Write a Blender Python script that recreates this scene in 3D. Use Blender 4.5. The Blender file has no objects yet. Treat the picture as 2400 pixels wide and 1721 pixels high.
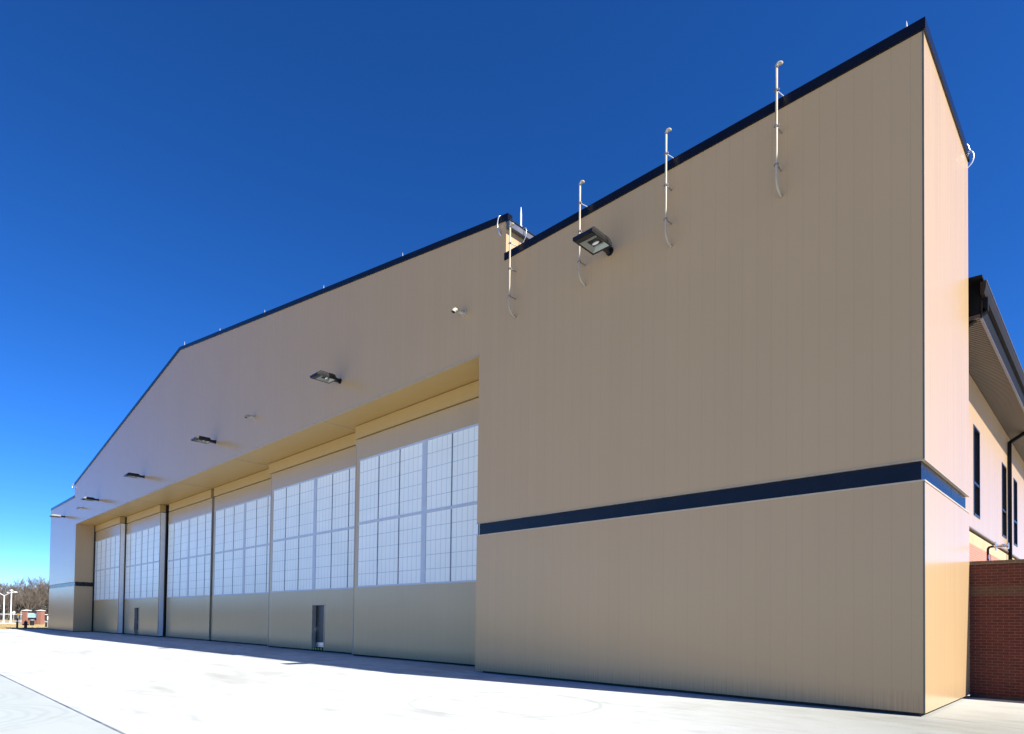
import bpy, bmesh, math, random
from mathutils import Vector, Matrix
random.seed(7)
S = bpy.context.scene
COL = S.collection
# ------------------------------------------------------------------ camera
R = Vector((0.71563725, 0.69835559, 0.01275881)); U = Vector((0.00668578, -0.02511485, 0.99966222)); F = Vector((-0.69844013, 0.71531022, 0.02264217))
cd = bpy.data.cameras.new('camera'); cam = bpy.data.objects.new('camera', cd); COL.objects.link(cam)
cam.matrix_world = Matrix(((R.x, U.x, -F.x, 2.57743), (R.y, U.y, -F.y, -13.24124), (R.z, U.z, -F.z, 1.6501), (0, 0, 0, 1)))
cd.sensor_width = 36; cd.sensor_fit = 'HORIZONTAL'; cd.lens = 1472.68 / 2400 * 36
cd.shift_y = (1419.07 - 860.5) / 2400
cd.clip_start = 0.1; cd.clip_end = 8000
S.camera = cam
# ------------------------------------------------------------------ sky and sun
EL, AZ = math.radians(44), math.radians(80.2)      # azimuth from +Y towards +X
w = bpy.data.worlds.new('World'); S.world = w; w.use_nodes = True
nt = w.node_tree; nt.nodes.clear()
sky = nt.nodes.new('ShaderNodeTexSky'); sky.sky_type = 'NISHITA'; sky.sun_disc = False
sky.sun_elevation = EL; sky.sun_rotation = AZ; sky.altitude = 4000; sky.air_density = 1.0; sky.dust_density = 0.0; sky.ozone_density = 8.0
hs = nt.nodes.new('ShaderNodeHueSaturation'); hs.inputs['Hue'].default_value = 0.505; hs.inputs['Saturation'].default_value = 1.13
bg = nt.nodes.new('ShaderNodeBackground'); bg.inputs['Strength'].default_value = 0.060
wo = nt.nodes.new('ShaderNodeOutputWorld')
gm_ = nt.nodes.new('ShaderNodeGamma'); gm_.inputs[1].default_value = 1.14
nt.links.new(sky.outputs[0], gm_.inputs[0]); nt.links.new(gm_.outputs[0], hs.inputs['Color']); nt.links.new(hs.outputs[0], bg.inputs[0]); nt.links.new(bg.outputs[0], wo.inputs[0])
sl = bpy.data.lights.new('sun', 'SUN'); sl.energy = 3.5; sl.angle = math.radians(0.5); sl.color = (1.0, 0.975, 0.89)
so = bpy.data.objects.new('sun', sl); COL.objects.link(so)
sd = Vector((math.sin(AZ) * math.cos(EL), math.cos(AZ) * math.cos(EL), math.sin(EL)))
so.rotation_euler = sd.to_track_quat('Z', 'Y').to_euler(); so.location = (60, 10, 60)
S.view_settings.view_transform = 'Standard'; S.view_settings.look = 'None'; S.view_settings.gamma = 1
S.view_settings.use_curve_mapping = False; S.view_settings.exposure = 1.62
S.render.engine = 'CYCLES'

# ------------------------------------------------------------------ materials
class NT:
    def __init__(s, name):
        s.m = bpy.data.materials.new(name); s.m.use_nodes = True; s.t = s.m.node_tree; s.t.nodes.clear()
        s.b = s.n('ShaderNodeBsdfPrincipled'); o = s.n('ShaderNodeOutputMaterial'); s.l(s.b.outputs[0], o.inputs[0])
    def n(s, k, **kw):
        x = s.t.nodes.new(k)
        for a, v in kw.items(): setattr(x, a, v)
        return x
    def l(s, a, b): s.t.links.new(a, b)
    def val(s, i, v):
        if hasattr(v, 'links') or hasattr(v, 'is_linked'): s.l(v, i)
        else: i.default_value = v
    def math(s, op, a, b=0.0, c=0.0):
        x = s.n('ShaderNodeMath', operation=op)
        for i, v in zip(x.inputs, (a, b, c)): s.val(i, v)
        return x.outputs[0]
    def mix(s, f, a, b, mode='MIX'):
        x = s.n('ShaderNodeMix', data_type='RGBA', blend_type=mode)
        s.val(x.inputs[0], f); s.val(x.inputs[6], a); s.val(x.inputs[7], b); return x.outputs[2]
    def pos(s):
        g = s.n('ShaderNodeNewGeometry'); x = s.n('ShaderNodeSeparateXYZ'); s.l(g.outputs['Position'], x.inputs[0]); return g.outputs['Position'], x.outputs
    def noise(s, vec, scale, detail=3, rough=.5, sc=None):
        if sc:
            mp = s.n('ShaderNodeMapping'); s.l(vec, mp.inputs[0]); mp.inputs['Scale'].default_value = sc; vec = mp.outputs[0]
        x = s.n('ShaderNodeTexNoise'); s.l(vec, x.inputs['Vector']); x.inputs['Scale'].default_value = scale
        x.inputs['Detail'].default_value = detail; x.inputs['Roughness'].default_value = rough; return x.outputs[0]
    def ramp(s, f, a, b, lo=0., hi=1.):
        x = s.n('ShaderNodeMapRange'); s.l(f, x.inputs[0])
        for i, v in zip((1, 2, 3, 4), (a, b, lo, hi)): x.inputs[i].default_value = v
        return x.outputs[0]
    def bump(s, h, st, d):
        x = s.n('ShaderNodeBump'); x.inputs['Strength'].default_value = st; x.inputs['Distance'].default_value = d; s.l(h, x.inputs['Height'])
        s.l(x.outputs[0], s.b.inputs['Normal']); return x
def C4(c): return (c[0], c[1], c[2], 1)
def simple(name, c, rough=.5, metal=0., var=.12, nscale=3., spec=.5):
    t = NT(name); p, _ = t.pos()
    f = t.noise(p, nscale, 4, .6)
    dark = C4([k * (1 - var) for k in c]); lite = C4([min(1, k * (1 + var)) for k in c])
    t.l(t.mix(t.ramp(f, .3, .7), dark, lite), t.b.inputs['Base Color'])
    t.b.inputs['Metallic'].default_value = metal; t.b.inputs['Specular IOR Level'].default_value = spec
    t.l(t.ramp(f, .2, .8, max(.02, rough - .05), rough + .07), t.b.inputs['Roughness'])
    return t.m
def panel(name, c, rough=.2, pitch=.319, off=.205, seam=.0055, spec=.28, rib=.0009):
    """painted metal wall panels: vertical joints every pitch metres, faint ribs between"""
    t = NT(name); p, xyz = t.pos()
    u = t.math('SUBTRACT', xyz[0], xyz[1])
    k = t.math('DIVIDE', t.math('ADD', u, off + 100 * pitch), pitch)
    fr = t.math('FRACT', k)
    d = t.math('MULTIPLY', t.math('MINIMUM', fr, t.math('SUBTRACT', 1.0, fr)), pitch)      # metres to nearest joint
    groove = t.ramp(d, 0, seam)                       # 0 in joint, 1 on panel
    ribs = t.math('SINE', t.math('MULTIPLY', u, 2 * math.pi / .0532))
    cell = t.n('ShaderNodeTexWhiteNoise', noise_dimensions='1D'); t.l(t.math('FLOOR', k), cell.inputs['W'])
    stv = t.n('ShaderNodeCombineXYZ'); t.l(t.math('MULTIPLY', u, 9.0), stv.inputs[0]); t.l(t.math('MULTIPLY', xyz[2], .12), stv.inputs[2])
    streak = t.noise(stv.outputs[0], 1.0, 4, .6)
    big = t.noise(p, .35, 3, .5)
    v = t.math('ADD', t.math('MULTIPLY', cell.outputs[0], .02), t.math('ADD', t.math('MULTIPLY', streak, .022), t.math('MULTIPLY', big, .08)))
    tone = t.math('ADD', v, .94)
    base = t.mix(1.0, C4(c), tone, 'MULTIPLY')
    base = t.mix(t.math('SUBTRACT', 1.0, groove), base, C4([k2 * .84 for k2 in c]))
    # rain-splash dust on the lowest 40 cm
    dirt = t.math('MULTIPLY', t.ramp(xyz[2], .5, .08), t.ramp(t.noise(stv.outputs[0], 3.0, 3), .35, .75))
    base = t.mix(t.math('MULTIPLY', dirt, .5), base, (.12, .10, .085, 1))
    t.l(base, t.b.inputs['Base Color'])
    t.l(t.ramp(streak, .25, .75, rough - .04, rough + .06), t.b.inputs['Roughness'])
    t.b.inputs['Specular IOR Level'].default_value = spec
    h = t.math('ADD', t.math('MULTIPLY', groove, .003), t.math('ADD', t.math('MULTIPLY', ribs, rib * .4), t.math('MULTIPLY', streak, .0035)))
    h = t.math('ADD', h, t.math('MULTIPLY', t.noise(p, .8, 2), .004))
    t.bump(h, .55, 1.0)
    return t.m
TAN = (.492, .326, .172)
M = {}
M['tan'] = panel('tan_wall_panel', TAN)
M['door_tan'] = panel('tan_door_panel', (.48, .335, .17), rough=.19, spec=.5, pitch=.40, off=.1)
M['soffit'] = panel('tan_soffit', (.50, .325, .12), rough=.4, spec=.35, rib=.0004)
M['trimtan'] = simple('tan_trim', (.42, .33, .23), .3)
M['navy'] = simple('navy_metal', (.006, .0055, .009), .25, var=.15, nscale=2, spec=.3)
M['black'] = simple('black_metal', (.010, .010, .011), .3)
M['rubber'] = simple('black_rubber', (.008, .008, .008), .8)
M['alu'] = simple('aluminium_frame', (.50, .53, .58), .45, metal=.1, var=.06)
M['mull'] = simple('shade_toned_mullion', (.17, .20, .25), .4)  # shadow line beside each mullion averaged into its darker colour
M['cap'] = simple('pale_end_panel', (.82, .80, .77), .35, var=.06)
M['clampmetal'] = simple('dull_clamp_metal', (.22, .19, .16), .45)
M['galv'] = simple('galvanised_metal', (.62, .62, .63), .3, metal=.6)
M['cream'] = simple('cream_paint', (.43, .355, .25), .45, var=.08)
M['dgrey'] = simple('dark_grey_door', (.030, .030, .033), .4)
M['steel'] = simple('brushed_steel', (.65, .65, .66), .25, metal=.9, var=.05)
M['rodmetal'] = simple('dull_rod_metal', (.36, .36, .37), .5)
M['white'] = simple('white_paint', (.78, .78, .78), .4, var=.05)
M['yellow'] = simple('yellow_paint', (.55, .50, .02), .5)
M['redpaint'] = simple('dark_red_paint', (.045, .008, .012), .45)
M['roof'] = simple('dark_roof_metal', (.05, .05, .055), .4)
M['found'] = simple('dark_foundation_concrete', (.035, .035, .035), .85, var=.4, nscale=9)
M['foundlit'] = M['found']
M['dkgreen'] = simple('dark_corner_trim', (.10, .10, .075), .35)
M['greymetal'] = simple('grey_painted_metal', (.10, .10, .12), .35)
M['brownm'] = simple('brown_flashing', (.12, .085, .05), .4)
M['eavewood'] = simple('brown_ribbed_soffit', (.085, .062, .042), .5)
M['darkgutter'] = simple('dark_brown_gutter', (.022, .018, .016), .6, spec=.08)
M['mattblack'] = simple('matt_black_metal', (.009, .009, .010), .65, spec=.08)
M['ledge'] = simple('cream_ledge', (.5, .40, .28), .35)

def pane_mat():
    t = NT('translucent_panel_sheet'); tc = t.n('ShaderNodeTexCoord'); x = t.n('ShaderNodeSeparateXYZ'); t.l(tc.outputs['Generated'], x.inputs[0])
    def line(o, n, wd):
        fr = t.math('FRACT', t.math('MULTIPLY', o, n)); d = t.math('MINIMUM', fr, t.math('SUBTRACT', 1.0, fr)); return t.ramp(d, wd * .45, wd, 0, 1)
    g = t.math('MINIMUM', line(x.outputs[0], 5.0, .045), line(x.outputs[2], 5.0, .026))
    p, xyz = t.pos(); n = t.noise(p, .7, 3)
    col = t.mix(t.ramp(n, .3, .7), (.84, .85, .78, 1), (.92, .91, .84, 1))
    col = t.mix(g, (.44, .51, .53, 1), col)  # shadow of the inner grid painted as darker lines
    t.l(col, t.b.inputs['Base Color']); t.b.inputs['Roughness'].default_value = .28; t.b.inputs['Specular IOR Level'].default_value = .3
    t.bump(t.math('ADD', t.math('MULTIPLY', g, .002), t.math('MULTIPLY', t.noise(p, 2.5, 2), .004)), .4, 1.0)
    return t.m
M['pane'] = pane_mat()

def brick_mat(name, c1, c2, mort, lo=None):
    t = NT(name); p, xyz = t.pos()
    cb = t.n('ShaderNodeCombineXYZ'); t.l(t.math('ADD', xyz[0], xyz[1]), cb.inputs[0]); t.l(xyz[2], cb.inputs[1])
    b = t.n('ShaderNodeTexBrick'); t.l(cb.outputs[0], b.inputs['Vector']); b.inputs['Scale'].default_value = 1.0
    b.inputs['Brick Width'].default_value = .203; b.inputs['Row Height'].default_value = .0665; b.inputs['Mortar Size'].default_value = .006
    b.inputs['Mortar Smooth'].default_value = .2; b.offset = .5
    b.inputs['Color1'].default_value = C4(c1); b.inputs['Color2'].default_value = C4(c2); b.inputs['Mortar'].default_value = C4(mort); b.inputs['Bias'].default_value = 0
    col = b.outputs[0]
    if lo:      # soldier course of buff brick between two heights
        z0, z1, cc = lo
        band = t.math('MULTIPLY', t.math('GREATER_THAN', xyz[2], z0), t.math('LESS_THAN', xyz[2], z1))
        col = t.mix(band, col, t.mix(b.outputs[1], C4(cc), C4(mort)))
    n = t.noise(p, 7, 4, .6); col = t.mix(t.ramp(n, .3, .75, 0, .35), col, C4([k * .5 for k in c1]))
    col = t.mix(t.ramp(t.noise(p, 1.1, 4, .6), .45, .75, 0, .35), col, C4([k * .6 for k in mort]))
    t.l(col, t.b.inputs['Base Color']); t.b.inputs['Roughness'].default_value = .85
    t.bump(t.math('SUBTRACT', t.math('MULTIPLY', n, .3), b.outputs[1]), .6, .004)
    return t.m
M['brick'] = brick_mat('shade_toned_red_brick', (.095, .0145, .008), (.058, .010, .006), (.155, .068, .042), (2.32, 2.56, (.075, .042, .020)))  # shade on the screen wall put into a darker brick colour
M['brick2'] = brick_mat('sun_toned_red_brick', (.42, .13, .085), (.46, .15, .10), (.52, .33, .22))  # paler copy of the brick, sunlight put into the colour
M['buff'] = brick_mat('buff_brick', (.50, .35, .18), (.54, .39, .21), (.42, .30, .18))

def concrete_mat():
    t = NT('apron_concrete'); p, xyz = t.pos()
    n1 = t.noise(p, .12, 5, .62); n2 = t.noise(p, .9, 5, .6, (1.0, 2.6, 1)); n3 = t.noise(p, 22, 4, .7); n4 = t.noise(p, .35, 4, .6, (.5, 1.4, 1))
    col = t.mix(t.ramp(n1, .3, .7), (.49, .505, .50, 1), (.565, .58, .575, 1))
    col = t.mix(t.ramp(n2, .48, .70, 0, .75), col, (.335, .335, .315, 1))
    col = t.mix(t.ramp(n4, .50, .66, 0, .7), col, (.345, .34, .315, 1))
    col = t.mix(t.ramp(n3, .45, .8, 0, .25), col, (.32, .32, .30, 1))
    # vignette darkening near the building corner, painted into the concrete colour
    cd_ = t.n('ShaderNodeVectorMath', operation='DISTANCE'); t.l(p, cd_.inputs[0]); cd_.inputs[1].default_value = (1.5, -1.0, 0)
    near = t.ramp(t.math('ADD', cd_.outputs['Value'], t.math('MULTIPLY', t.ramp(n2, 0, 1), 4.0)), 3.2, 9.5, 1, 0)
    vignette_tone = t.mix(t.ramp(t.noise(p, 1.3, 6, .65, (.6, 1.8, 1)), .35, .65), (.215, .205, .160, 1), (.275, .272, .245, 1))
    vignette_tone = t.mix(t.ramp(n3, .5, .8, 0, .4), vignette_tone, (.15, .14, .105, 1))
    col = t.mix(t.math('MULTIPLY', near, .85), col, vignette_tone)
    # circular scrub marks (tyre turning arcs) at the left foreground
    for cx, cy, r0, r1 in ((-10.6, -12.7, .9, 2.3), (-13.6, -12.9, 1.2, 2.2), (-6.2, -4.4, 1.6, 2.2)):
        dv = t.n('ShaderNodeVectorMath', operation='DISTANCE'); t.l(p, dv.inputs[0]); dv.inputs[1].default_value = (cx, cy, 0)
        r = dv.outputs['Value']
        ringw = t.math('MULTIPLY', t.ramp(r, r0, r0 + .3), t.ramp(r, r1 - .4, r1, 1, 0))
        ww = t.math('SINE', t.math('MULTIPLY', t.math('ADD', r, t.math('MULTIPLY', n2, .3)), 26.0))
        col = t.mix(t.math('MULTIPLY', ringw, t.ramp(ww, -.4, 1, .10, .6)), col, (0.235, 0.25, 0.245, 1))
    far = t.ramp(xyz[1], -10.7, -10.8)   # the next pour, a little greyer
    col = t.mix(t.math('MULTIPLY', far, .75), col, (.345, .375, .365, 1))
    # sawn joints: grid along the building
    def jl(coord, pitch, off, wd):
        fr = t.math('FRACT', t.math('DIVIDE', t.math('ADD', coord, off + pitch * 100), pitch)); d = t.math('MULTIPLY', t.math('MINIMUM', fr, t.math('SUBTRACT', 1.0, fr)), pitch)
        return t.ramp(d, wd * .5, wd, 1, 0)
    wob = t.math('MULTIPLY', t.math('SUBTRACT', n2, .5), .02)
    j = t.math('MULTIPLY', t.math('MAXIMUM', jl(t.math('ADD', xyz[0], wob), 6.2, 3.4, .012), jl(t.math('ADD', xyz[1], wob), 3.575, -.02, .012)), .28)
    jd = t.ramp(t.math('ABSOLUTE', t.math('ADD', xyz[1], 10.73)), .012, .03, 1, 0)
    jd = t.math('MULTIPLY', jd, t.ramp(t.noise(p, 1.2, 4, .7), .3, .6, .5, 1))
    jc = t.math('MULTIPLY', t.ramp(t.math('ABSOLUTE', t.math('ADD', t.math('ADD', xyz[1], t.math('MULTIPLY', xyz[0], .3)), t.math('SUBTRACT', t.math('MULTIPLY', n2, .06), .18))), .008, .02, 1, 0), t.math('GREATER_THAN', xyz[0], .12))
    col = t.mix(t.math('MAXIMUM', j, t.math('MULTIPLY', jc, .75)), col, (0.132, 0.122, 0.105, 1))
    col = t.mix(jd, col, (0.053, 0.079, 0.122, 1))
    # dried water and oil stains
    for cx, cy, rx, ry, st in ((-12.8, -8.6, 1.1, .22, .4), (-5.2, -5.2, 1.6, .3, .2), (-15.5, -6.4, 2.6, .35, .2), (-3.4, -7.2, .9, .4, .2), (-20.5, -8.4, 2.2, .5, .2), (-9.2, -6.9, 2.0, .12, .25)):
        mp = t.n('ShaderNodeMapping', vector_type='TEXTURE'); t.l(p, mp.inputs[0]); mp.inputs['Location'].default_value = (cx, cy, 0); mp.inputs['Scale'].default_value = (rx, ry, 1)
        ln = t.n('ShaderNodeVectorMath', operation='LENGTH'); t.l(mp.outputs[0], ln.inputs[0])
        f = t.ramp(t.math('ADD', ln.outputs['Value'], t.math('MULTIPLY', n2, 1.2)), .9, 1.7, 1, 0)
        col = t.mix(t.math('MULTIPLY', f, st), col, (.26, .235, .185, 1))
    # a few spalls and oil spots
    vo = t.n('ShaderNodeTexVoronoi'); t.l(p, vo.inputs['Vector']); vo.inputs['Scale'].default_value = .9
    sp = t.math('MULTIPLY', t.ramp(t.math('ADD', vo.outputs['Distance'], t.math('MULTIPLY', n3, .03)), .03, .05, 1, 0), t.ramp(t.noise(p, .3, 1), .5, .55))
    col = t.mix(t.math('MULTIPLY', sp, .5), col, (0.219, 0.184, 0.132, 1))
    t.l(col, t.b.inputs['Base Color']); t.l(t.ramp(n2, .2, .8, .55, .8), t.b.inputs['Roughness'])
    t.b.inputs['Specular IOR Level'].default_value = .3
    t.bump(t.math('ADD', t.math('MULTIPLY', n3, .002), t.math('MULTIPLY', n2, .003)), .5, 1.0)
    return t.m
M['concrete'] = concrete_mat()
def ground_mat():
    t = NT('dry_winter_grass'); p, xyz = t.pos()
    a = t.noise(p, .15, 5, .6, (1, 1, 1)); b = t.noise(p, 1.5, 4, .7)
    col = t.mix(t.ramp(a, .35, .65), (.34, .25, .125, 1), (.44, .33, .18, 1)); col = t.mix(t.ramp(b, .45, .75, 0, .5), col, (.22, .20, .09, 1))
    t.l(col, t.b.inputs['Base Color']); t.b.inputs['Roughness'].default_value = .95; t.b.inputs['Specular IOR Level'].default_value = .1
    t.bump(b, .6, .05); return t.m
M['grass'] = ground_mat()
M['asphalt'] = simple('asphalt', (.06, .06, .062), .9, nscale=2)
M['kerbc'] = simple('kerb_concrete', (.62, .61, .58), .8)
M['bark'] = simple('grey_brown_bark', (.10, .08, .062), .9, var=.35, nscale=.5)
M['twig'] = simple('pale_twigs', (.125, .10, .08), .9, var=.35, nscale=.3)
M['brush'] = simple('brown_undergrowth', (.04, .03, .02), .95, var=.5, nscale=.4)
M['glass'] = simple('dark_window_glass', (.006, .006, .007), .05, var=0)
M['signblue'] = simple('pale_blue_sign_face', (.36, .60, .78), .3, var=.03)
M['signtext'] = simple('faded_violet_lettering', (.38, .34, .62), .4, var=.02)
M['lens'] = simple('lamp_reflector', (.34, .36, .33), .28, metal=.35, var=.05)
M['bulb'] = simple('frosted_bulb', (.8, .8, .78), .15, var=0)

# ------------------------------------------------------------------ mesh helpers
class MB:
    def __init__(s): s.v = []; s.f = []; s.smooth = False
    def add(s, vs, fs):
        o = len(s.v); s.v += [tuple(v) for v in vs]; s.f += [tuple(i + o for i in f) for f in fs]; return s
    def box(s, x0, x1, y0, y1, z0, z1):
        x0, x1 = sorted((x0, x1)); y0, y1 = sorted((y0, y1)); z0, z1 = sorted((z0, z1))
        return s.add([(x0, y0, z0), (x1, y0, z0), (x1, y1, z0), (x0, y1, z0), (x0, y0, z1), (x1, y0, z1), (x1, y1, z1), (x0, y1, z1)],
                     [(0, 3, 2, 1), (4, 5, 6, 7), (0, 1, 5, 4), (1, 2, 6, 5), (2, 3, 7, 6), (3, 0, 4, 7)])
    def prism_xz(s, poly, y0, y1):      # polygon in XZ (counter-clockwise seen from -Y), extruded along Y
        n = len(poly); vs = [(x, y0, z) for x, z in poly] + [(x, y1, z) for x, z in poly]
        return s.add(vs, [tuple(range(n)), tuple(range(2 * n - 1, n - 1, -1))] + [(i, i + n, (i + 1) % n + n, (i + 1) % n) for i in range(n)])
    def prism_yz(s, poly, x0, x1):
        n = len(poly); vs = [(x0, y, z) for y, z in poly] + [(x1, y, z) for y, z in poly]
        return s.add(vs, [tuple(range(n))[::-1], tuple(range(n, 2 * n))] + [(i, (i + 1) % n, (i + 1) % n + n, i + n) for i in range(n)])
    def tube(s, pts, r, seg=10, cap=True):
        pts = [Vector(p) for p in pts]; rs = r if isinstance(r, (list, tuple)) else [r] * len(pts)
        o = len(s.v); ref = None
        for i, p in enumerate(pts):
            d = (pts[min(i + 1, len(pts) - 1)] - pts[max(i - 1, 0)]).normalized()
            if ref is None: ref = d.orthogonal().normalized()
            a = (ref - d * ref.dot(d)); a = a.normalized() if a.length > 1e-6 else d.orthogonal().normalized(); ref = a; b = d.cross(a)
            for k in range(seg):
                t = 2 * math.pi * k / seg; s.v.append(tuple(p + (a * math.cos(t) + b * math.sin(t)) * rs[i]))
        for i in range(len(pts) - 1):
            for k in range(seg):
                k2 = (k + 1) % seg; s.f.append((o + i * seg + k, o + i * seg + k2, o + (i + 1) * seg + k2, o + (i + 1) * seg + k))
        if cap:
            s.f.append(tuple(o + k for k in range(seg))[::-1]); s.f.append(tuple(o + (len(pts) - 1) * seg + k for k in range(seg)))
        return s
    def lathe(s, prof, cx=0, cy=0, seg=20):      # prof: (r, z)
        return s.tube([(cx, cy, z) for r, z in prof], [max(r, 1e-4) for r, z in prof], seg)
    def build(s, name, mat, parent=None, bevel=0, smooth=False):
        me = bpy.data.meshes.new(name); me.from_pydata(s.v, [], s.f); me.update()
        if bevel:
            bm = bmesh.new(); bm.from_mesh(me)
            bmesh.ops.bevel(bm, geom=[e for e in bm.edges if e.is_manifold and e.calc_face_angle(0) > .5], offset=bevel, segments=2, affect='EDGES', profile=.5)
            bm.to_mesh(me); bm.free()
        me.materials.append(M[mat] if isinstance(mat, str) else mat)
        if smooth:
            for p in me.polygons: p.use_smooth = True
        o = bpy.data.objects.new(name, me); COL.objects.link(o)
        if parent: o.parent = parent
        return o
def tag(o, label=None, cat=None, group=None, kind=None):
    for k, v in (('label', label), ('category', cat), ('group', group), ('kind', kind)):
        if v: o[k] = v
    return o
def empty(name, loc, label, cat, group=None):
    o = bpy.data.objects.new(name, None); COL.objects.link(o); o.location = loc; o.empty_display_size = .3
    return tag(o, label, cat, group)
def children(o): return [c for c in bpy.data.objects if c.parent == o]
def copy_tree(o, parent=None):
    c = o.copy(); COL.objects.link(c); c.parent = parent
    for ch in children(o): copy_tree(ch, c)
    return c
def arc(c, a, b, r, t0, t1, n=7):     # points c + r(cos t a + sin t b)
    c, a, b = Vector(c), Vector(a), Vector(b)
    return [c + (a * math.cos(t0 + (t1 - t0) * i / (n - 1)) + b * math.sin(t0 + (t1 - t0) * i / (n - 1))) * r for i in range(n)]

# ------------------------------------------------------------------ ground
g = MB(); g.add([(-3000, -3000, -.07), (3000, -3000, -.07), (3000, 3000, -.07), (-3000, 3000, -.07)], [(0, 1, 2, 3)])
tag(g.build('ground', 'grass'), kind='structure')
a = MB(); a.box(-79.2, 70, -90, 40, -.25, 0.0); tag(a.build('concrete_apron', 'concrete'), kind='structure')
a = MB(); a.box(-147, -139, -120, 70, -.12, -.045); tag(a.build('road', 'asphalt'), kind='structure')
a = MB(); a.box(-131.2, -129.2, -90, 3.9, -.1, .05); tag(a.build('pavement', 'kerbc'), kind='structure')

# ------------------------------------------------------------------ hangar
XL, XO0, XO1 = -78.5, -11.93, -66.95         # far corner, opening right edge, opening left edge
GX0, GX1 = -10.8, -67.9                      # gable ends
HP, TR = 12.76, .215
H = empty('hangar_building', (-39.4, 0, 0), 'huge tan metal aircraft hangar with navy trim and six sliding doors', 'hangar')
def hb(mb, name, mat, **k):
    off = H.location; mb.v = [(x - off.x, y - off.y, z - off.z) for x, y, z in mb.v]
    return mb.build(name, mat, H, **k)
def tz(x):                                   # top of gable
    pk = -39.7
    if x > pk: return 13.96 + (18.45 - 13.96) * (GX0 - x) / (GX0 - pk)
    return 13.93 + (18.45 - 13.93) * (x - GX1) / (pk - GX1)
# foundation: recessed dark plinth of each wing
for x0, x1 in ((XO0 + .25, -.10), (XL + .1, XO1 - .2)):
    hb(MB().box(x0, x1, .10, 4.45, 0.0, .075), 'foundation', 'found')
# near wing
ZB, SB, ST = .062, 4.244, 4.636
def wing(x0, x1, sidex, jambx, d=4.54):
    s = 1 if sidex > jambx else -1
    lo, hi = min(x0, x1), max(x0, x1)
    for z0, z1, nm in ((ZB, SB, 'wall'), (ST, HP - TR, 'wall')):
        m = MB().box(lo, hi, 0, .10, z0, z1)                                   # front
        m.box(sidex - s * .10, sidex, .10, d, z0, z1)                           # outer side
        m.box(jambx, jambx + s * .10, .10, 1.46, z0, min(z1, 10.0) if nm else z1)   # jamb return
        m.box(lo + .10, hi - .10, d - .1, d, z0, z1)                            # back
        hb(m, nm, 'tan')
    b = MB().box(lo + .06, hi - .06, .06, .13, SB + .03, ST)
    b.box(sidex - s * .13, sidex - s * .06, .13, d - .06, SB + .03, ST)
    b.box(jambx + s * .06, jambx + s * .13, .13, 1.44, SB + .03, ST)
    hb(b, 'navy_band', 'navy')
    l = MB().box(lo - .012, hi + .012, -.012, .13, SB + .001, SB + .029)
    l.box(sidex - s * .13, sidex + s * .012, .13, d - .05, SB + .001, SB + .029)
    hb(l, 'ledge', 'ledge')
    dr = MB().box(lo - .010, hi + .010, -.012, .05, ST - .010, ST + .012)          # drip flashing of the upper panels
    dr.box(sidex - s * .05, sidex + s * .014, .05, d, ST - .010, ST + .012)
    hb(dr, 'drip_edge', 'trimtan')
    fl, fh = (GX0 - .04, 0) if s == 1 else (XL, GX1 + .04)
    t = MB().box(fl, fh, -.035, .14, HP - TR, HP); t.box(sidex - s * .14, sidex + s * .035, .14, d + .03, HP - TR, HP)
    t.box(sidex, sidex + s * .035, -.035, .14, HP - TR, HP)
    t.box(lo + .14, hi - .14, d - .11, d + .03, HP - TR, HP)
    hb(t, 'roof_trim', 'navy')
    cr = MB().box(sidex - s * .02, sidex + s * .006, -.006, .02, ZB, SB); cr.box(sidex - s * .02, sidex + s * .006, -.006, .02, ST + .013, HP - TR)
    hb(cr, 'corner_trim', 'dkgreen')
    hb(MB().box(lo + .15, hi - .15, .15, d - .12, HP - .5, HP - .42), 'roof', 'roof')
wing(XO0, 0, 0, XO0); wing(XL, XO1, XL, XO1)
# centre gable wall between the wings, above the opening and over the inner strips of both wings
SO = 10.007
g = MB(); pk = -39.7
g.prism_xz([(XO1, SO), (XO0, SO), (XO0, tz(XO0) - .21), (pk, tz(pk) - .21), (XO1, tz(XO1) - .21)], 0.0, .12)
g.prism_xz([(XO0, HP - TR), (GX0 - .041, HP - TR), (GX0 - .041, HP), (GX0, HP), (GX0, tz(GX0) - .21), (XO0, tz(XO0) - .21)], 0.0, .12)
g.prism_xz([(GX1, HP), (GX1 + .041, HP), (GX1 + .041, HP - TR), (XO1, HP - TR), (XO1, tz(XO1) - .21), (GX1, tz(GX1) - .21)], 0.0, .12)
hb(g, 'wall', 'tan')
tr = MB()
tr.prism_xz([(GX0 + .1, tz(GX0) - .21 - .016), (GX0 + .1, tz(GX0) - .016), (pk, tz(pk)), (pk, tz(pk) - .21)][::-1], -.035, .16)
tr.prism_xz([(GX1 - .1, tz(GX1) - .21), (pk, tz(pk) - .21), (pk, tz(pk)), (GX1 - .1, tz(GX1))], -.035, .16)
hb(tr, 'roof_trim', 'navy')
# main roof
rf = MB(); rf.prism_xz([(GX0 + .0, 13.60), (GX0 + .0, 13.70), (pk, tz(pk) - .16), (pk, tz(pk) - .27)][::-1], .17, 62)
rf.prism_xz([(GX1 - .3, 13.60), (pk, tz(pk) - .27), (pk, tz(pk) - .16), (GX1 - .3, 13.70)], .17, 62)
hb(rf, 'roof', 'roof')
hb(MB().box(GX0 - .1, GX0, .12, .82, 10, 13.60), 'wall', 'tan')
hb(MB().box(GX1, GX1 + .1, .12, 61.9, 0, 13.58), 'wall', 'tan')
hb(MB().box(GX0 - .1, GX0 - .02, .82, 61.9, 0, 13.60), 'wall', 'black')
hb(MB().box(GX1 + .1, GX0 - .1, 61.8, 61.9, 0, 13.6), 'wall', 'tan')
hb(MB().box(GX0 - .01, GX0 + .12, .98, 1.16, 12.36, 13.50), 'downspout', 'greymetal', bevel=.01)
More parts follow.
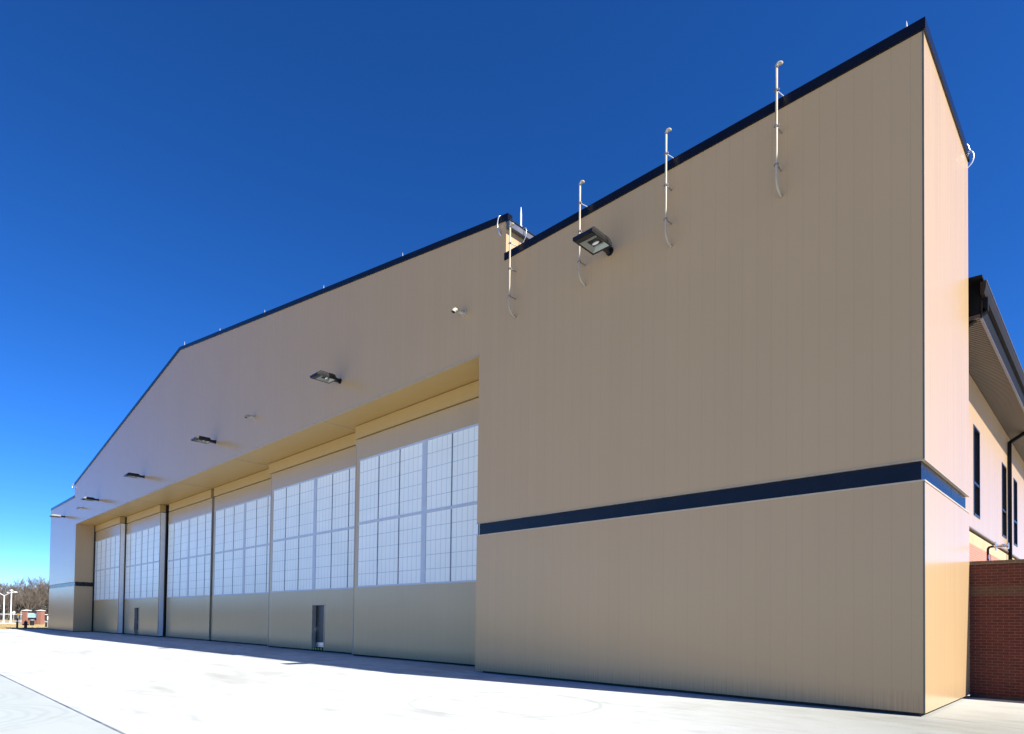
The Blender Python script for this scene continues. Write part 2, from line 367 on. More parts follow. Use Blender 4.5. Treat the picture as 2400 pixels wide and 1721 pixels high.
gt = MB().box(GX0 + .02, GX0 + .16, -.02, 61.9, 13.52, 13.70); hb(gt, 'gutter', 'greymetal')
gt = MB().box(GX0 + .0, GX0 + .18, -.03, 61.9, 13.702, 13.74); hb(gt, 'gutter_lip', 'black')
# recess: soffit and back lining
HY = [1.42, 1.86, 2.33, 2.33, 1.93, 1.50]                         # header planes of the six doors, near to far
HX = [(-21.43, XO0 - .02), (-30.90, -21.44), (-39.95, -30.91), (-48.75, -40.45), (-58.15, -49.45), (-66.80, -58.55)]
so_ = MB().box(XO1 - .05, XO0 + .05, .121, 3.2, SO, SO + .08); hb(so_, 'soffit', 'soffit')
lip = MB().box(XO1 - .0, XO0 + .0, -.012, .12, SO - .03, SO - .001); hb(lip, 'drip_edge', 'trimtan')
hb(MB().box(XO1, XO0, 3.2, 3.3, 0.0, SO), 'dark_lining', 'rubber')
for x in (-21.9, -31.3, -40.2, -49.1, -58.4): hb(MB().box(x - .03, x + .03, .13, 3.0, SO - .014, SO - .001), 'soffit_joint', 'trimtan')
hb(MB().box(XO1 + .02, XO1 + .14, 1.46, 1.62, ZB, SO - .02), 'door_seal', 'rubber')
LX = [(-21.43, -11.67), (-30.66, -20.9), (-39.95, -30.2), (-48.9, -40.35), (-58.95, -49.45), (-67.9, -58.5)]
WC = [-16.55, -25.77, -35.14, -44.52, -53.98, -63.01]             # middle of the wide mullion
T_BOT, W0, W1, L_TOP = .07, 2.95, 8.49, 9.39
for i in range(6):
    y = HY[i] + .05; x0, x1 = LX[i]; c = WC[i]; th = .38
    hm = MB().box(HX[i][0], HX[i][1], HY[i], HY[i] + th + .02, 9.43, SO - .03)
    leaf = MB()
    if i in (1, 4):      # passage door cut into the lower skin
        dx0, dx1 = (-25.86, -24.66) if i == 1 else (-55.45, -54.25)
        dt = 2.22
        leaf.box(x0, dx0, y, y + th, T_BOT, W0); leaf.box(dx1, x1, y, y + th, T_BOT, W0); leaf.box(dx0, dx1, y, y + th, dt, W0)
        leaf.box(dx0, dx1, y + .30, y + th, T_BOT, dt)
    else: leaf.box(x0, x1, y, y + th, T_BOT, W0)
    leaf.box(x0, x1, y, y + th, W1, L_TOP); leaf.box(x0, x1, y + .10, y + th, W0, W1)
    # margins beside the glazing
    cols = []; step = 1.475
    for k in (1, 2, 3):
        cols.append((c - .14 - step * k + (0 if k > 1 else 0), c - .14 - step * (k - 1))); cols.append((c + .14 + step * (k - 1), c + .14 + step * k))
    gl, gr = min(a for a, b in cols), max(b for a, b in cols)
    if gl > x0 + .02: leaf.box(x0, gl, y, y + .10, W0, W1)
    else: gl = x0
    if gr < x1 - .02: leaf.box(gr, x1, y, y + .10, W0, W1)
    else: gr = x1
    D = hb(leaf, 'hangar_door', 'door_tan')
    def sub(mb, name, mat, **k):
        off = H.location; mb.v = [(x - off.x, y_ - off.y, z - off.z) for x, y_, z in mb.v]; return mb.build(name, mat, D, **k)
    sub(hm, 'door_header', 'soffit')
    zm = 5.70
    fr = MB().box(c - .14, c + .14, y - .012, y + .098, W0 + .001, W1 - .001)           # wide mullion
    fr.box(gl, c - .14, y - .014, y + .05, zm - .055, zm + .055); fr.box(c + .14, gr, y - .014, y + .05, zm - .055, zm + .055)
    for zz0, zz1 in ((W0 + .001, W0 + .06), (W1 - .08, W1 - .001)):
        fr.box(gl, c - .14, y - .010, y + .05, zz0, zz1); fr.box(c + .14, gr, y - .010, y + .05, zz0, zz1)
    mulls = []
    for k in (1, 2):
        for sgn in (-1, 1):
            xm = c + sgn * (.14 + step * k)
            if gl + .05 < xm < gr - .05:
                mulls.append(xm)
    sub(fr, 'window_frame', 'alu')
    for xm in mulls:
        for za, zb in ((W0 + .061, zm - .056), (zm + .056, W1 - .081)): sub(MB().box(xm - .024, xm + .024, y - .008, y + .05, za, zb), 'mullion', 'mull')
    for a_, b_ in cols:
        a_, b_ = max(a_, gl), min(b_, gr)
        if b_ - a_ < .1: continue
        sub(MB().box(a_, b_, y + .012, y + .06, W0 + .03, zm - .03), 'window_pane', 'pane')
        sub(MB().box(a_, b_, y + .012, y + .06, zm + .03, W1 - .04), 'window_pane', 'pane')
    if i < 3: sub(MB().box(x0 - .012, x0 + .05, y - .012, y + .001, T_BOT, L_TOP), 'edge_trim', 'trimtan')
    if i >= 3: sub(MB().box(x1 - .05, x1 + .008, y - .012, y + .03, T_BOT, L_TOP), 'edge_trim', 'trimtan')
    if i >= 4:
        sub(MB().box(x1 + .001, x1 + .03, y + .04, y + th - .04, T_BOT, L_TOP), 'end_panel', 'cap')
        sub(MB().box(x1 - .02, x1 + .10, y + th, y + th + .10, T_BOT, SO - .04), 'door_seal', 'rubber')
    sub(MB().box(x0, x1, y + .06, y + th - .03, 0.005, T_BOT), 'bottom_seal', 'rubber')
    if i in (1, 4):
        fm = MB().box(dx0 - .035, dx0 + .035, y - .012, y + .22, T_BOT, dt); fm.box(dx1 - .035, dx1 + .035, y - .012, y + .22, T_BOT, dt)
        fm.box(dx0 - .035, dx1 + .035, y - .014, y + .22, dt, dt + .07); sub(fm, 'door_frame', 'trimtan')
        sub(MB().box(dx0 + .04, dx1 - .04, y + .19, y + .24, .17, dt - .005), 'passage_door', 'dgrey')
        sub(MB().box(dx0 + .09, dx1 - .09, y + .178, y + .189, .20, .42), 'kick_plate', 'steel')
        sub(MB().box(dx0 + .10, dx0 + .16, y + .10, y + .19, .95, 1.17).tube([(dx0 + .13, y + .12, 1.06), (dx0 + .13, y + .07, 1.06), (dx0 + .27, y + .07, 1.06)], .014, 8), 'door_handle', 'steel')
        sub(MB().box(dx0 + .036, dx1 - .036, y + .0, y + .22, T_BOT, .17), 'threshold', 'rubber')
        st = MB()
        for k in range(4):
            xx = dx0 + .16 + k * .25
            st.add([(xx, y - .003, .075), (xx + .11, y - .003, .075), (xx + .05, y - .003, .165), (xx - .06, y - .003, .165)], [(0, 1, 2, 3)])
        sub(st, 'warning_stripe', 'yellow')
hb(MB().box(-40.42, -39.98, 2.50, 2.9, T_BOT, SO - .05), 'door_seal', 'rubber')

# ------------------------------------------------------------------ floodlights
def make_flood():
    r = empty('floodlight', (0, 0, 0), 'x', 'floodlight', 'floodlights along the hangar front')
    MB().tube([(0, 0, .0), (0, -.03, 0)], .11, 20).box(-.045, .045, -.34, -.02, -.075, .075).build('bracket', 'black', r)
    h = MB()      # shoebox: straight skirt and hipped top
    x, y0, y1 = .30, -1.17, -.33
    vs = [(-x, y0, -.12), (x, y0, -.12), (x, y1, -.12), (-x, y1, -.12), (-x, y0, -.04), (x, y0, -.04), (x, y1, -.04), (-x, y1, -.04),
          (-x + .07, y0 + .17, .11), (x - .07, y0 + .17, .11), (x - .07, y1 - .04, .11), (-x + .07, y1 - .04, .11)]
    fs = [(0, 1, 5, 4), (1, 2, 6, 5), (2, 3, 7, 6), (3, 0, 4, 7), (4, 5, 9, 8), (5, 6, 10, 9), (6, 7, 11, 10), (7, 4, 8, 11), (8, 9, 10, 11)]
    h.add(vs, fs)
    # bottom rim round the lens opening
    lx, l0, l1 = .25, -.965, -.385
    h.add([(-x, y0, -.12), (x, y0, -.12), (x, y1, -.12), (-x, y1, -.12), (-lx, l0, -.115), (lx, l0, -.115), (lx, l1, -.115), (-lx, l1, -.115)],
          [(1, 0, 4, 5), (2, 1, 5, 6), (3, 2, 6, 7), (0, 3, 7, 4)])
    hs_ = h.build('housing', 'black', r)
    MB().box(-x + .02, x - .02, y0 + .03, y0 + .15, -.135, -.119).build('door_latch_rail', 'black', r)
    t = MB().add([(-lx, l0, -.114), (lx, l0, -.114), (lx, l1, -.114), (-lx, l1, -.114), (-.15, l0 + .16, -.02), (.15, l0 + .16, -.02), (.15, l1 - .06, -.02), (-.15, l1 - .06, -.02)],
             [(0, 1, 5, 4), (1, 2, 6, 5), (2, 3, 7, 6), (3, 0, 4, 7), (4, 5, 6, 7)])
    t.build('reflector', 'lens', r)
    MB().box(-.17, .17, -.76, -.50, -.030, -.024).build('dark_reflection_plate', 'black', r)  # added dark plate imitating the dark reflection inside the lens
    MB().tube([(-.10, -.62, -.05), (-.04, -.62, -.05), (.05, -.62, -.05), (.10, -.62, -.05)], [.02, .035, .035, .015], 12).build('bulb', 'bulb', r, smooth=True)
    return r
F0 = make_flood()
FL = [(-6.95, 11.25, 'black floodlight on the near wing wall below the vent pipes, the largest one'),
      (-20.33, 11.30, 'black floodlight above the sliding door nearest the jamb, second largest'),
      (-33.54, 11.30, 'black floodlight left of the middle wall spout, third from the near corner'),
      (-46.45, 11.29, 'black floodlight above the second white door end, under the steep far roof slope'),
      (-58.9, 11.22, 'black floodlight above the farthest door, right of the small far wall spout'),
      (-71.9, 11.18, 'smallest black floodlight on the far wing next to the building corner')]
for i, (x, z, lab) in enumerate(FL):
    o = F0 if i == 0 else copy_tree(F0)
    o.location = (x, -.001, z); o['label'] = lab
# ------------------------------------------------------------------ wall spouts (elbow vents)
def make_spout():
    r = empty('wall_spout', (0, 0, 0), 'x', 'vent', 'elbow spouts on the hangar front')
    p = [(0, .0, 0), (0, -.30, 0)] + [tuple(v) for v in arc((0, -.30, -.15), (0, 0, 1), (0, -1, 0), .15, 0, math.radians(75), 8)]
    MB().tube(p, .066, 16, cap=False).build('elbow_pipe', 'cream', r, smooth=True)
    e = Vector(p[-1]); d = (Vector(p[-1]) - Vector(p[-2])).normalized()
    MB().tube([e - d * .012, e - d * .006], .065, 16).build('dark_mouth', 'rubber', r)
    MB().tube([(0, 0, 0), (0, -.025, 0)], .13, 20).build('flange', 'cream', r)
    return r
W0_ = make_spout()
for i, (x, z, lab) in enumerate([(-12.70, 11.55, 'cream elbow spout with dark mouth left of the leftmost vent pipe, largest of three'),
                                 (-28.48, 11.58, 'small cream elbow spout between the second and third floodlights'),
                                 (-64.3, 11.15, 'tiny elbow spout between the two farthest floodlights')]):
    o = W0_ if i == 0 else copy_tree(W0_); o.location = (x, -.001, z); o['label'] = lab
# ------------------------------------------------------------------ vent pipes
def make_pipe():
    r = empty('vent_pipe', (0, 0, 0), 'x', 'vent pipe', 'vent pipes rising past the parapet')
    py = -.27
    pts = [(0, .0, 0.0), (0, -.06, 0.02)] + [tuple(v) for v in arc((0, -.02, .27), (0, 0, -1), (0, -1, 0), .25, .15, math.pi / 2, 8)] + [(0, py, 1.0), (0, py, 2.66)]
    MB().tube(pts, .025, 14).build('pipe', 'cream', r, smooth=True)
    top = [(0, py, 2.62)] + [tuple(v) for v in arc((.05, py + .02, 2.64), (-.94, -.34, 0), (0, 0, 1), .046, 0, math.pi * .85, 10)]
    MB().tube(top, .039, 14).build('gooseneck', 'cream', r, smooth=True)
    for z in (.55, 1.37, 2.13):
        c = MB().tube([(0, py, z - .018), (0, py, z + .018)], .036, 14); c.box(-.052, .052, py - .015, py + .015, z - .018, z + .018)
        if z < 2: c.box(-.012, .012, py + .04, .0, z - .01, z + .01)
        c.build('clamp', 'clampmetal', r)
    MB().tube([(0, py + .03, 2.13), (.05, .03, 2.135)], .014, 8).build('strut', 'galv', r)
    return r
P0 = make_pipe()
for i, (x, lab) in enumerate([(-2.56, 'tall cream vent pipe nearest the high corner, rightmost of four'),
                              (-5.16, 'cream vent pipe second from the high corner, standing clear of the lamp'),
                              (-7.75, 'cream vent pipe passing behind the largest floodlight'),
                              (-10.36, 'leftmost cream vent pipe in front of the roof step')]):
    o = P0 if i == 0 else copy_tree(P0); o.location = (x, -.001, 10.64); o['label'] = lab
# ------------------------------------------------------------------ lightning rods
def make_rod(h=.3, r=.012):
    m = MB().lathe([(r * 1.6, 0), (r * 1.5, .03), (r, .04), (r, h * .6), (r * .3, h)], 0, 0, 12); return m.build('lightning_rod', 'white' if h > .5 else 'rodmetal')
rods = [(-.29, .10, HP, .22, 'thin silver lightning rod on the parapet beside the highest corner'),
        (-16.3, .12, 0, .25, 'thin rod on the roof slope nearest the roof step, right of four others'),
        (-22.05, .12, 0, .25, 'thin rod on the roof slope above the second largest floodlight'),
        (-27.87, .12, 0, .25, 'thin rod midway up the near roof slope above the small middle spout'),
        (-33.59, .12, 0, .25, 'thin rod high on the near roof slope, next to the one by the peak'),
        (-39.3, .12, 0, .36, 'thin rod standing right beside the gable peak'),
        (-45.44, .12, 0, .22, 'first thin rod down the far roof slope from the peak'),
        (-51.14, .12, 0, .22, 'second thin rod down the far roof slope from the peak'),
        (-10.67, .5, 13.74, .62, 'thick white rod on the roof corner behind the leftmost vent pipe')]
for x, y, z, h, lab in rods:
    o = make_rod(h, .030 if h > .5 else .016); o.location = (x, y, z if z else tz(x) - .01)
    tag(o, lab, 'lightning rod', 'lightning rods along the roof edges')
# ------------------------------------------------------------------ conductor whips
def whip(name, pts, lab, r=.022):
    # catmull-rom
    P = [Vector(p) for p in pts]; P = [P[0] * 2 - P[1]] + P + [P[-1] * 2 - P[-2]]; out = []
    for i in range(1, len(P) - 2):
        for k in range(6):
            t = k / 6; a, b, c, d = P[i - 1], P[i], P[i + 1], P[i + 2]
            out.append(.5 * ((2 * b) + (c - a) * t + (2 * a - 5 * b + 4 * c - d) * t * t + (3 * b - a - 3 * c + d) * t ** 3))
    out.append(P[-2]); o = out[0]
    m = MB().tube([p - o for p in out], r, 8); ob = m.build(name, 'galv', smooth=True); ob.location = o
    tag(ob, lab, 'cable', 'curved grounding cables at the roof edge'); return ob
whip('grounding_cable', [(-11.04, .05, 14.02), (-11.05, -.06, 13.98), (-11.08, -.09, 13.84), (-11.09, -.09, 13.68), (-11.05, -.06, 13.48), (-11.0, .0, 13.38)], 'white curved cable hooked over the roof edge left of the roof step', .017)
whip('grounding_cable', [(GX0 + .10, .62, 13.76), (GX0 + .24, .62, 13.7), (GX0 + .25, .6, 13.45), (GX0 + .12, .56, 13.22), (GX0 + .0, .54, 13.15)], 'thin curved cable hanging from the gutter behind the leftmost vent pipe', .011)
whip('grounding_cable', [(-.09, 4.50, 12.80), (-.07, 4.58, 13.02), (-.01, 4.62, 12.97), (.015, 4.63, 12.86), (.075, 4.64, 12.78), (.095, 4.64, 12.66), (.06, 4.62, 12.53), (-.04, 4.60, 12.42)], 'white curled cable at the far end of the sunlit side parapet', .020)
whip('grounding_cable', [(GX1 + .1, -.03, 13.8), (GX1 - .12, -.14, 13.8), (GX1 - .2, -.16, 13.6), (GX1 - .1, -.04, 13.35)], 'white cable hooked over the far lower end of the roof slope', .03)

# ------------------------------------------------------------------ annex with eave, windows and downspouts
AX = -.60
A = empty('annex_building', (-5.7, 30, 0), 'lower tan wing behind the hangar corner with dark eave and narrow windows', 'building')
def ab(mb, name, mat, parent=None, **k):
    off = A.location; mb.v = [(x - off.x, y - off.y, z - off.z) for x, y, z in mb.v]; return mb.build(name, mat, parent or A, **k)
wy = [(9.42, 10.52), (15.38, 16.58), (18.71, 19.86), (25.0, 26.15), (28.5, 29.65)]
ZW0, ZW1, ZC = 4.91, 7.60, 4.47
wm = MB(); edges = [4.60] + [e for p_ in wy for e in p_] + [48]
wm.box(AX - .12, AX, 4.60, 48, ZC, ZW0); wm.box(AX - .12, AX, 4.60, 48, ZW1, 8.93)
for k in range(0, len(edges), 2): wm.box(AX - .12, AX, edges[k], edges[k + 1], ZW0, ZW1)
wm.box(-10.7, AX - .12, 4.60, 4.72, 0, 8.9)
ab(wm, 'wall', 'tan')
ab(MB().box(AX - .16, AX - .03, 4.60, 48, 4.03, ZC - .10), 'buff_brick_course', 'buff')
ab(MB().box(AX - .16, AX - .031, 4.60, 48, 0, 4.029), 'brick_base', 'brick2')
ab(MB().box(AX - .14, AX + .03, 4.60, 48, ZC - .035, ZC - .001), 'flashing', 'brownm')
for (y0, y1) in wy:
    f = MB().box(AX - .10, AX + .012, y0, y0 + .06, ZW0, ZW1); f.box(AX - .10, AX + .012, y1 - .06, y1, ZW0, ZW1)
    f.box(AX - .10, AX + .02, y0 + .06, y1 - .06, ZW0, ZW0 + .06); f.box(AX - .10, AX + .012, y0 + .06, y1 - .06, ZW1 - .06, ZW1)
    f.box(AX - .10, AX + .004, y0 + .06, y1 - .06, 5.86, 5.93)
    W = ab(f, 'window', 'black')
    ab(MB().box(AX - .09, AX - .06, y0 + .06, y1 - .06, ZW0 + .06, 5.86), 'pane', 'glass', W)
    ab(MB().box(AX - .09, AX - .06, y0 + .06, y1 - .06, 5.93, ZW1 - .06), 'pane', 'glass', W)
# eave: ribbed soffit, fascia and gutter
EX, EY = .20, 4.98
sf = MB().box(AX + .002, EX - .03, EY, 48, 8.99, 9.03)
yy = EY
while yy < 46: sf.box(AX + .002, EX - .031, yy, yy + .085, 8.945, 8.989); yy += .13
ab(sf, 'soffit', 'eavewood')
ab(MB().box(EX - .03, EX, EY - .02, 48, 8.93, 9.74), 'fascia', 'mattblack')
ab(MB().box(EX - .045, EX + .012, EY - .015, 48, 8.905, 8.929), 'soffit_trim', 'greymetal')
gm = MB().prism_xz([(EX + .002, 9.40), (EX + .075, 9.40), (EX + .11, 9.55), (EX + .11, 9.68), (EX + .002, 9.68)], 4.72, 48); ab(gm, 'gutter', 'darkgutter')
ab(MB().box(EX + .085, EX + .125, 4.71, 48, 9.681, 9.705), 'gutter_lip', 'greymetal')
rr = MB().prism_xz([(-10.6, 10.30), (EX + .05, 9.745), (EX + .05, 9.80), (-10.6, 10.36)], 4.62, 48)
rr.prism_xz([(-10.6, 9.5), (EX - .04, 9.04), (EX - .04, 9.744), (-10.6, 10.29)], EY - .01, EY + .02)
ab(rr, 'roof', 'mattblack')
def spout_pipe(y, foot):
    wd = .075
    m = MB()
    def seg(p, q):
        (x0, z0), (x1, z1) = p, q; d = Vector((x1 - x0, z1 - z0)).normalized(); n = Vector((-d.y, d.x)) * .055
        m.prism_xz([(x0 - n.x, z0 - n.y), (x1 - n.x, z1 - n.y), (x1 + n.x, z1 + n.y), (x0 + n.x, z0 + n.y)], y - wd, y + wd)
    seg((EX + .05, 9.42), (EX + .05, 9.10)); seg((EX + .06, 9.13), (AX + .07, 8.62)); seg((AX + .07, 8.65), (AX + .07, foot))
    seg((AX + .06, foot + .03), (AX + .22, foot - .16))
    ab(m, 'downspout', 'mattblack')
for y, ft in ((5.10, .4), (16.95, 4.45 - .3), (27.2, .4)): spout_pipe(y, ft)

# ------------------------------------------------------------------ brick screen wall
B = empty('brick_wall', (3.9, 4.7, 0), 'dark red brick screen wall in shade beside the sunlit hangar corner', 'wall')
def bb(mb, name, mat):
    off = B.location; mb.v = [(x - off.x, y - off.y, z - off.z) for x, y, z in mb.v]; return mb.build(name, mat, B)
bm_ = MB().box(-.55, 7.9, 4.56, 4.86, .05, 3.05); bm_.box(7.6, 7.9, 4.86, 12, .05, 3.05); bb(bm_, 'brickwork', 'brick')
cp = MB().box(.004, 7.93, 4.535, 4.885, 3.051, 3.13); cp.box(7.57, 7.93, 4.885, 12, 3.051, 3.13)
M['coping'] = brick_mat('brown_brick_coping', (.13, .085, .05), (.10, .065, .04), (.25, .18, .12))
bb(cp, 'coping', 'coping')
bb(MB().box(.004, 7.9, 4.50, 4.86, -.02, .049), 'footing', 'found')

# ------------------------------------------------------------------ valve pipe behind the brick wall
V = empty('valve_pipe', (.10, 6.5, 0), 'silver valve pipe with black elbow above the brick wall', 'pipe')
MB().tube([(0, 0, 0), (0, 0, 3.30)], .03, 12).build('riser', 'galv', V, smooth=True)
MB().tube([(0, 0, 3.30)] + [tuple(v) for v in arc((.07, 0, 3.57), (-1, 0, 0), (0, 0, 1), .07, 0, math.pi / 2, 6)] + [(.12, 0, 3.64)], .028, 12).build('elbow', 'black', V, smooth=True)
MB().tube([(.121, 0, 3.64), (.16, 0, 3.64), (.24, 0, 3.64), (.28, 0, 3.64), (.40, 0, 3.64)], [.035, .035, .042, .055, .055], 14).build('pipe', 'steel', V, smooth=True)
MB().tube([(.15, 0, 3.64), (.165, 0, 3.64)], .12, 20).build('handwheel', 'steel', V)
MB().tube([(.40, 0, 3.64), (.42, 0, 3.64)], .08, 20).build('flange', 'steel', V)
MB().tube([(.06, -.02, 3.0), (.06, -.02, 3.42), (.03, -.02, 3.46), (.01, -.02, 3.42), (.01, -.02, 3.34)], .010, 8).build('drain_hook', 'galv', V)

# ------------------------------------------------------------------ far left: posts, hydrant, sign, lamps
def post(name, x, y, h, r, lab, mat='black', cap=None, group=None, cat='bollard'):
    root = empty(name, (x, y, -.06), lab, cat, group)
    MB().lathe([(r * 1.25, 0), (r * 1.25, .05), (r, .07), (r, h - .08), (r * .8, h - .02), (r * .2, h)], 0, 0, 14).build('shaft', mat, root)
    MB().lathe([(r + .012, h * .62), (r + .012, h * .78)], 0, 0, 14).build('band', 'galv', root)
    return root
post('bollard', -88.3, -1.28, 1.15, .10, 'black bollard standing on dry grass left of the hydrant', group='bollards at the apron edge')
b2 = post('bollard', -95.76, 2.62, .98, .11, 'dark bollard against the far hangar corner, under a white box', group='bollards at the apron edge')
ub = empty('utility_box', (-96.3, 2.88, -.06), 'small white box on a post beside the far hangar corner', 'utility box')
MB().box(-.13, .13, -.09, .09, .92, 1.36).build('cabinet', 'white', ub, bevel=.012); MB().box(-.14, .14, -.10, .10, 1.361, 1.40).build('lid', 'white', ub); MB().tube([(0, 0, 0), (0, 0, .92)], .035, 10).build('post', 'galv', ub)
hy = empty('fire_hydrant', (-87.61, -.60, -.06), 'dark red fire hydrant at the edge of the apron', 'hydrant'); hy.scale = (1.25, 1.25, 1.05)
MB().lathe([(.17, 0), (.17, .05), (.12, .06), (.12, .50), (.16, .51), (.16, .56), (.13, .58)], 0, 0, 18).build('barrel', 'redpaint', hy, smooth=False)
MB().lathe([(.14, .581), (.13, .68), (.09, .76), (.04, .80), (.035, .80), (.035, .87), (.01, .875)], 0, 0, 18).build('bonnet', 'redpaint', hy)
for dx, dy in ((.7, .7), (-.7, -.7), (.7, -.7)):
    MB().tube([(dx * .1, dy * .1, .40), (dx * .30, dy * .30, .40)], .065 if dy < 0 and dx > 0 else .05, 12).build('outlet', 'redpaint', hy)
tr_ = empty('litter_bin', (-109.5, 3.2, -.06), 'small slatted bin standing in front of the brick sign', 'bin')
m = MB()
for k in range(12):
    t = k * math.pi / 6; m.box(.22 * math.cos(t) - .03, .22 * math.cos(t) + .03, .22 * math.sin(t) - .03, .22 * math.sin(t) + .03, .05, .72)
m.build('slats', 'black', tr_); MB().lathe([(.26, .72), (.26, .78), (.14, .84)], 0, 0, 16).build('rim', 'galv', tr_); MB().lathe([(.2, .04), (.2, .7)], 0, 0, 14).build('liner', 'dgrey', tr_)
MB().lathe([(.24, 0), (.24, .04)], 0, 0, 14).build('foot', 'black', tr_)

sg = empty('monument_sign', (-121.8, 5.15, -.06), 'brick entrance sign with two capped pillars and a pale blue panel', 'sign')
sg.rotation_euler = (0, 0, math.atan2(2.09, 2.14))
M['brick3'] = brick_mat('weathered_sign_brick', (.27, .10, .07), (.31, .12, .08), (.36, .25, .18))
def pillar(x, w):
    p_ = MB().box(x - w, x + w, -.42, .42, 0, 2.12).build('pillar', 'brick3', sg)
    q = MB().box(x - w - .09, x + w + .09, -.51, .51, 2.121, 2.20); q.add([(x - w - .06, -.48, 2.20), (x + w + .06, -.48, 2.20), (x + w + .06, .48, 2.20), (x - w - .06, .48, 2.20), (x, 0, 2.32)], [(0, 1, 4), (1, 2, 4), (2, 3, 4), (3, 0, 4)])
    o = q.build('pillar_cap', 'kerbc', p_)
pillar(-1.12, .36); pillar(1.14, .33)
MB().box(-.76, .81, -.30, .30, 0, .62).build('base', 'brick3', sg)
MB().box(-.76, .81, -.10, .10, .622, 1.02).build('lower_board', 'dgrey', sg)
pn = MB().box(-.80, .80, -.20, .20, 1.05, 1.78).build('sign_panel', 'signblue', sg)
tx = MB()
for k in range(9): tx.box(-.42 + k * .105, -.42 + k * .105 + .075, -.206, -.201, 1.33 + (.0 if k % 3 else .01), 1.42)
tx.build('lettering', 'signtext', pn)
MB().box(-.76, .81, -.14, .14, 1.86, 2.0).build('top_rail', 'black', sg)

def street_lamp(x, y, h, lab, arms):
    r = empty('street_lamp', (x, y, -.06), lab, 'street lamp', 'white lamp posts by the pavement')
    MB().lathe([(.16, 0), (.16, .3), (.095, .36), (.07, h)], 0, 0, 12).build('pole', 'white', r)
    a_ = Vector((.72, .70, 0))
    if arms:
        for s_ in (-1, 1):
            MB().tube([a_ * .0 + Vector((0, 0, h - .05)), a_ * s_ * 1.1 + Vector((0, 0, h + .52)), a_ * s_ * 1.5 + Vector((0, 0, h + .58))], .055, 8).build('arm', 'white', r)
            c = a_ * s_ * 1.75; hd = MB().tube([a_ * s_ * 1.45 + Vector((0, 0, h + .57)), c + Vector((0, 0, h + .60)), a_ * s_ * 2.2 + Vector((0, 0, h + .56))], [.07, .13, .05], 10).build('lamp_head', 'white', r)
    else:
        MB().tube([a_ * -.75 + Vector((0, 0, h - .12)), a_ * .75 + Vector((0, 0, h - .12))], .07, 8).build('crossarm', 'white', r)
        MB().lathe([(.08, h), (.3, h + .22), (.05, h + .36)], 0, 0, 12).build('lamp_head', 'white', r)
street_lamp(-131.6, 2.59, 4.66, 'white lamp post with two arms in a Y, leftmost in the photo', True)
street_lamp(-130.75, 3.42, 5.3, 'white single pole with a short crossarm right of the Y-armed lamp', False)
ws = empty('road_sign', (-162, 7.8, -.06), 'small round white sign on a grey post behind the lamp posts', 'sign', 'road signs behind the pavement')
MB().tube([(0, 0, 0), (0, 0, 1.5)], .05, 8).build('post', 'galv', ws); MB().tube([(0, .03, 1.85), (.04, -.01, 1.85)], .30, 16).build('plate', 'white', ws)
ys = empty('road_sign', (-173.9, 10.1, -.06), 'small yellow diamond warning sign near the fence', 'sign', 'road signs behind the pavement')
M['sgy'] = simple('amber_sign_face', (.42, .22, .02), .5)
MB().tube([(0, 0, 0), (0, 0, 1.2)], .05, 8).build('post', 'galv', ys); MB().tube([(0, .03, 1.45), (.04, -.01, 1.45)], .32, 4).build('plate', 'sgy', ys)
pp = empty('marker_post', (-135.8, 5.47, -.06), 'slender grey post with a small cap left of the brick sign', 'post')
MB().tube([(0, 0, 0), (0, 0, 1.75)], .06, 8).build('shaft', 'galv', pp); MB().lathe([(.10, 1.75), (.14, 1.95), (.03, 2.05)], 0, 0, 10).build('cap', 'galv', pp)
fe = empty('chain_link_fence', (-182, 0, -.06), 'low chain link fence running in front of the bare trees', 'fence')
fp = MB()
for k in range(40): fp.tube([(0, -90 + k * 4, 0), (0, -90 + k * 4, 1.5)], .045, 6)
fp.build('posts', 'galv', fe)['kind'] = 'stuff'
MB().tube([(0, -90, 1.48), (0, 66, 1.48)], .03, 6).build('top_rail', 'galv', fe)
fw = MB()
for z in (.15, .45, .75, 1.05, 1.3): fw.tube([(.02, -90, z), (.02, 66, z)], .008, 4)
fw.build('wire_mesh', 'galv', fe)

# ------------------------------------------------------------------ bare winter trees
def tree_mesh(seed, H_):
    rnd = random.Random(seed); tk, tw = MB(), MB()
    def grow(p, d, ln, r, lv):
        n = 3 if lv < 2 else 2; pts, rs = [p], [r]
        for i in range(n):
            d = (d + Vector((rnd.uniform(-1, 1), rnd.uniform(-1, 1), rnd.uniform(-.5, .9))) * .16).normalized()
            p = p + d * ln / n; pts.append(p); rs.append(r * (1 - .42 * (i + 1) / n))
        (tk if lv < 2 else tw).tube(pts, rs, 6 if lv == 0 else (4 if lv < 3 else 3), cap=False)
        if lv >= 5: return
        k = (5 if lv == 0 else 3) + (rnd.random() < .5)
        for j in range(k):
            f = rnd.uniform(.45, 1.0) if j else 1.0
            q = pts[0].lerp(pts[-1], f) if lv else pts[min(n, max(1, int(f * n)))]
            az = rnd.uniform(0, 6.28); sp = rnd.uniform(.35, .85) if j else rnd.uniform(.05, .3)
            side = Vector((math.cos(az), math.sin(az), 0)); nd = (d * math.cos(sp) + side * math.sin(sp) + Vector((0, 0, .18))).normalized()
            grow(q, nd, ln * rnd.uniform(.58, .80), max(rs[-1] * rnd.uniform(.6, .8), .022), lv + 1)
    grow(Vector((0, 0, 0)), Vector((0, 0, 1)), H_ * .30, H_ * .017, 0)
    return tk, tw
protos = []
for sd_, hh in ((11, 13.0), (23, 12.0), (5, 14.0), (41, 11.5)):
    r = empty('bare_tree', (0, 0, 0), 'x', 'tree', 'bare winter trees beyond the fence')
    tk, tw = tree_mesh(sd_, hh); tk.build('trunk', 'bark', r); tw.build('crown', 'twig', r); protos.append(r)
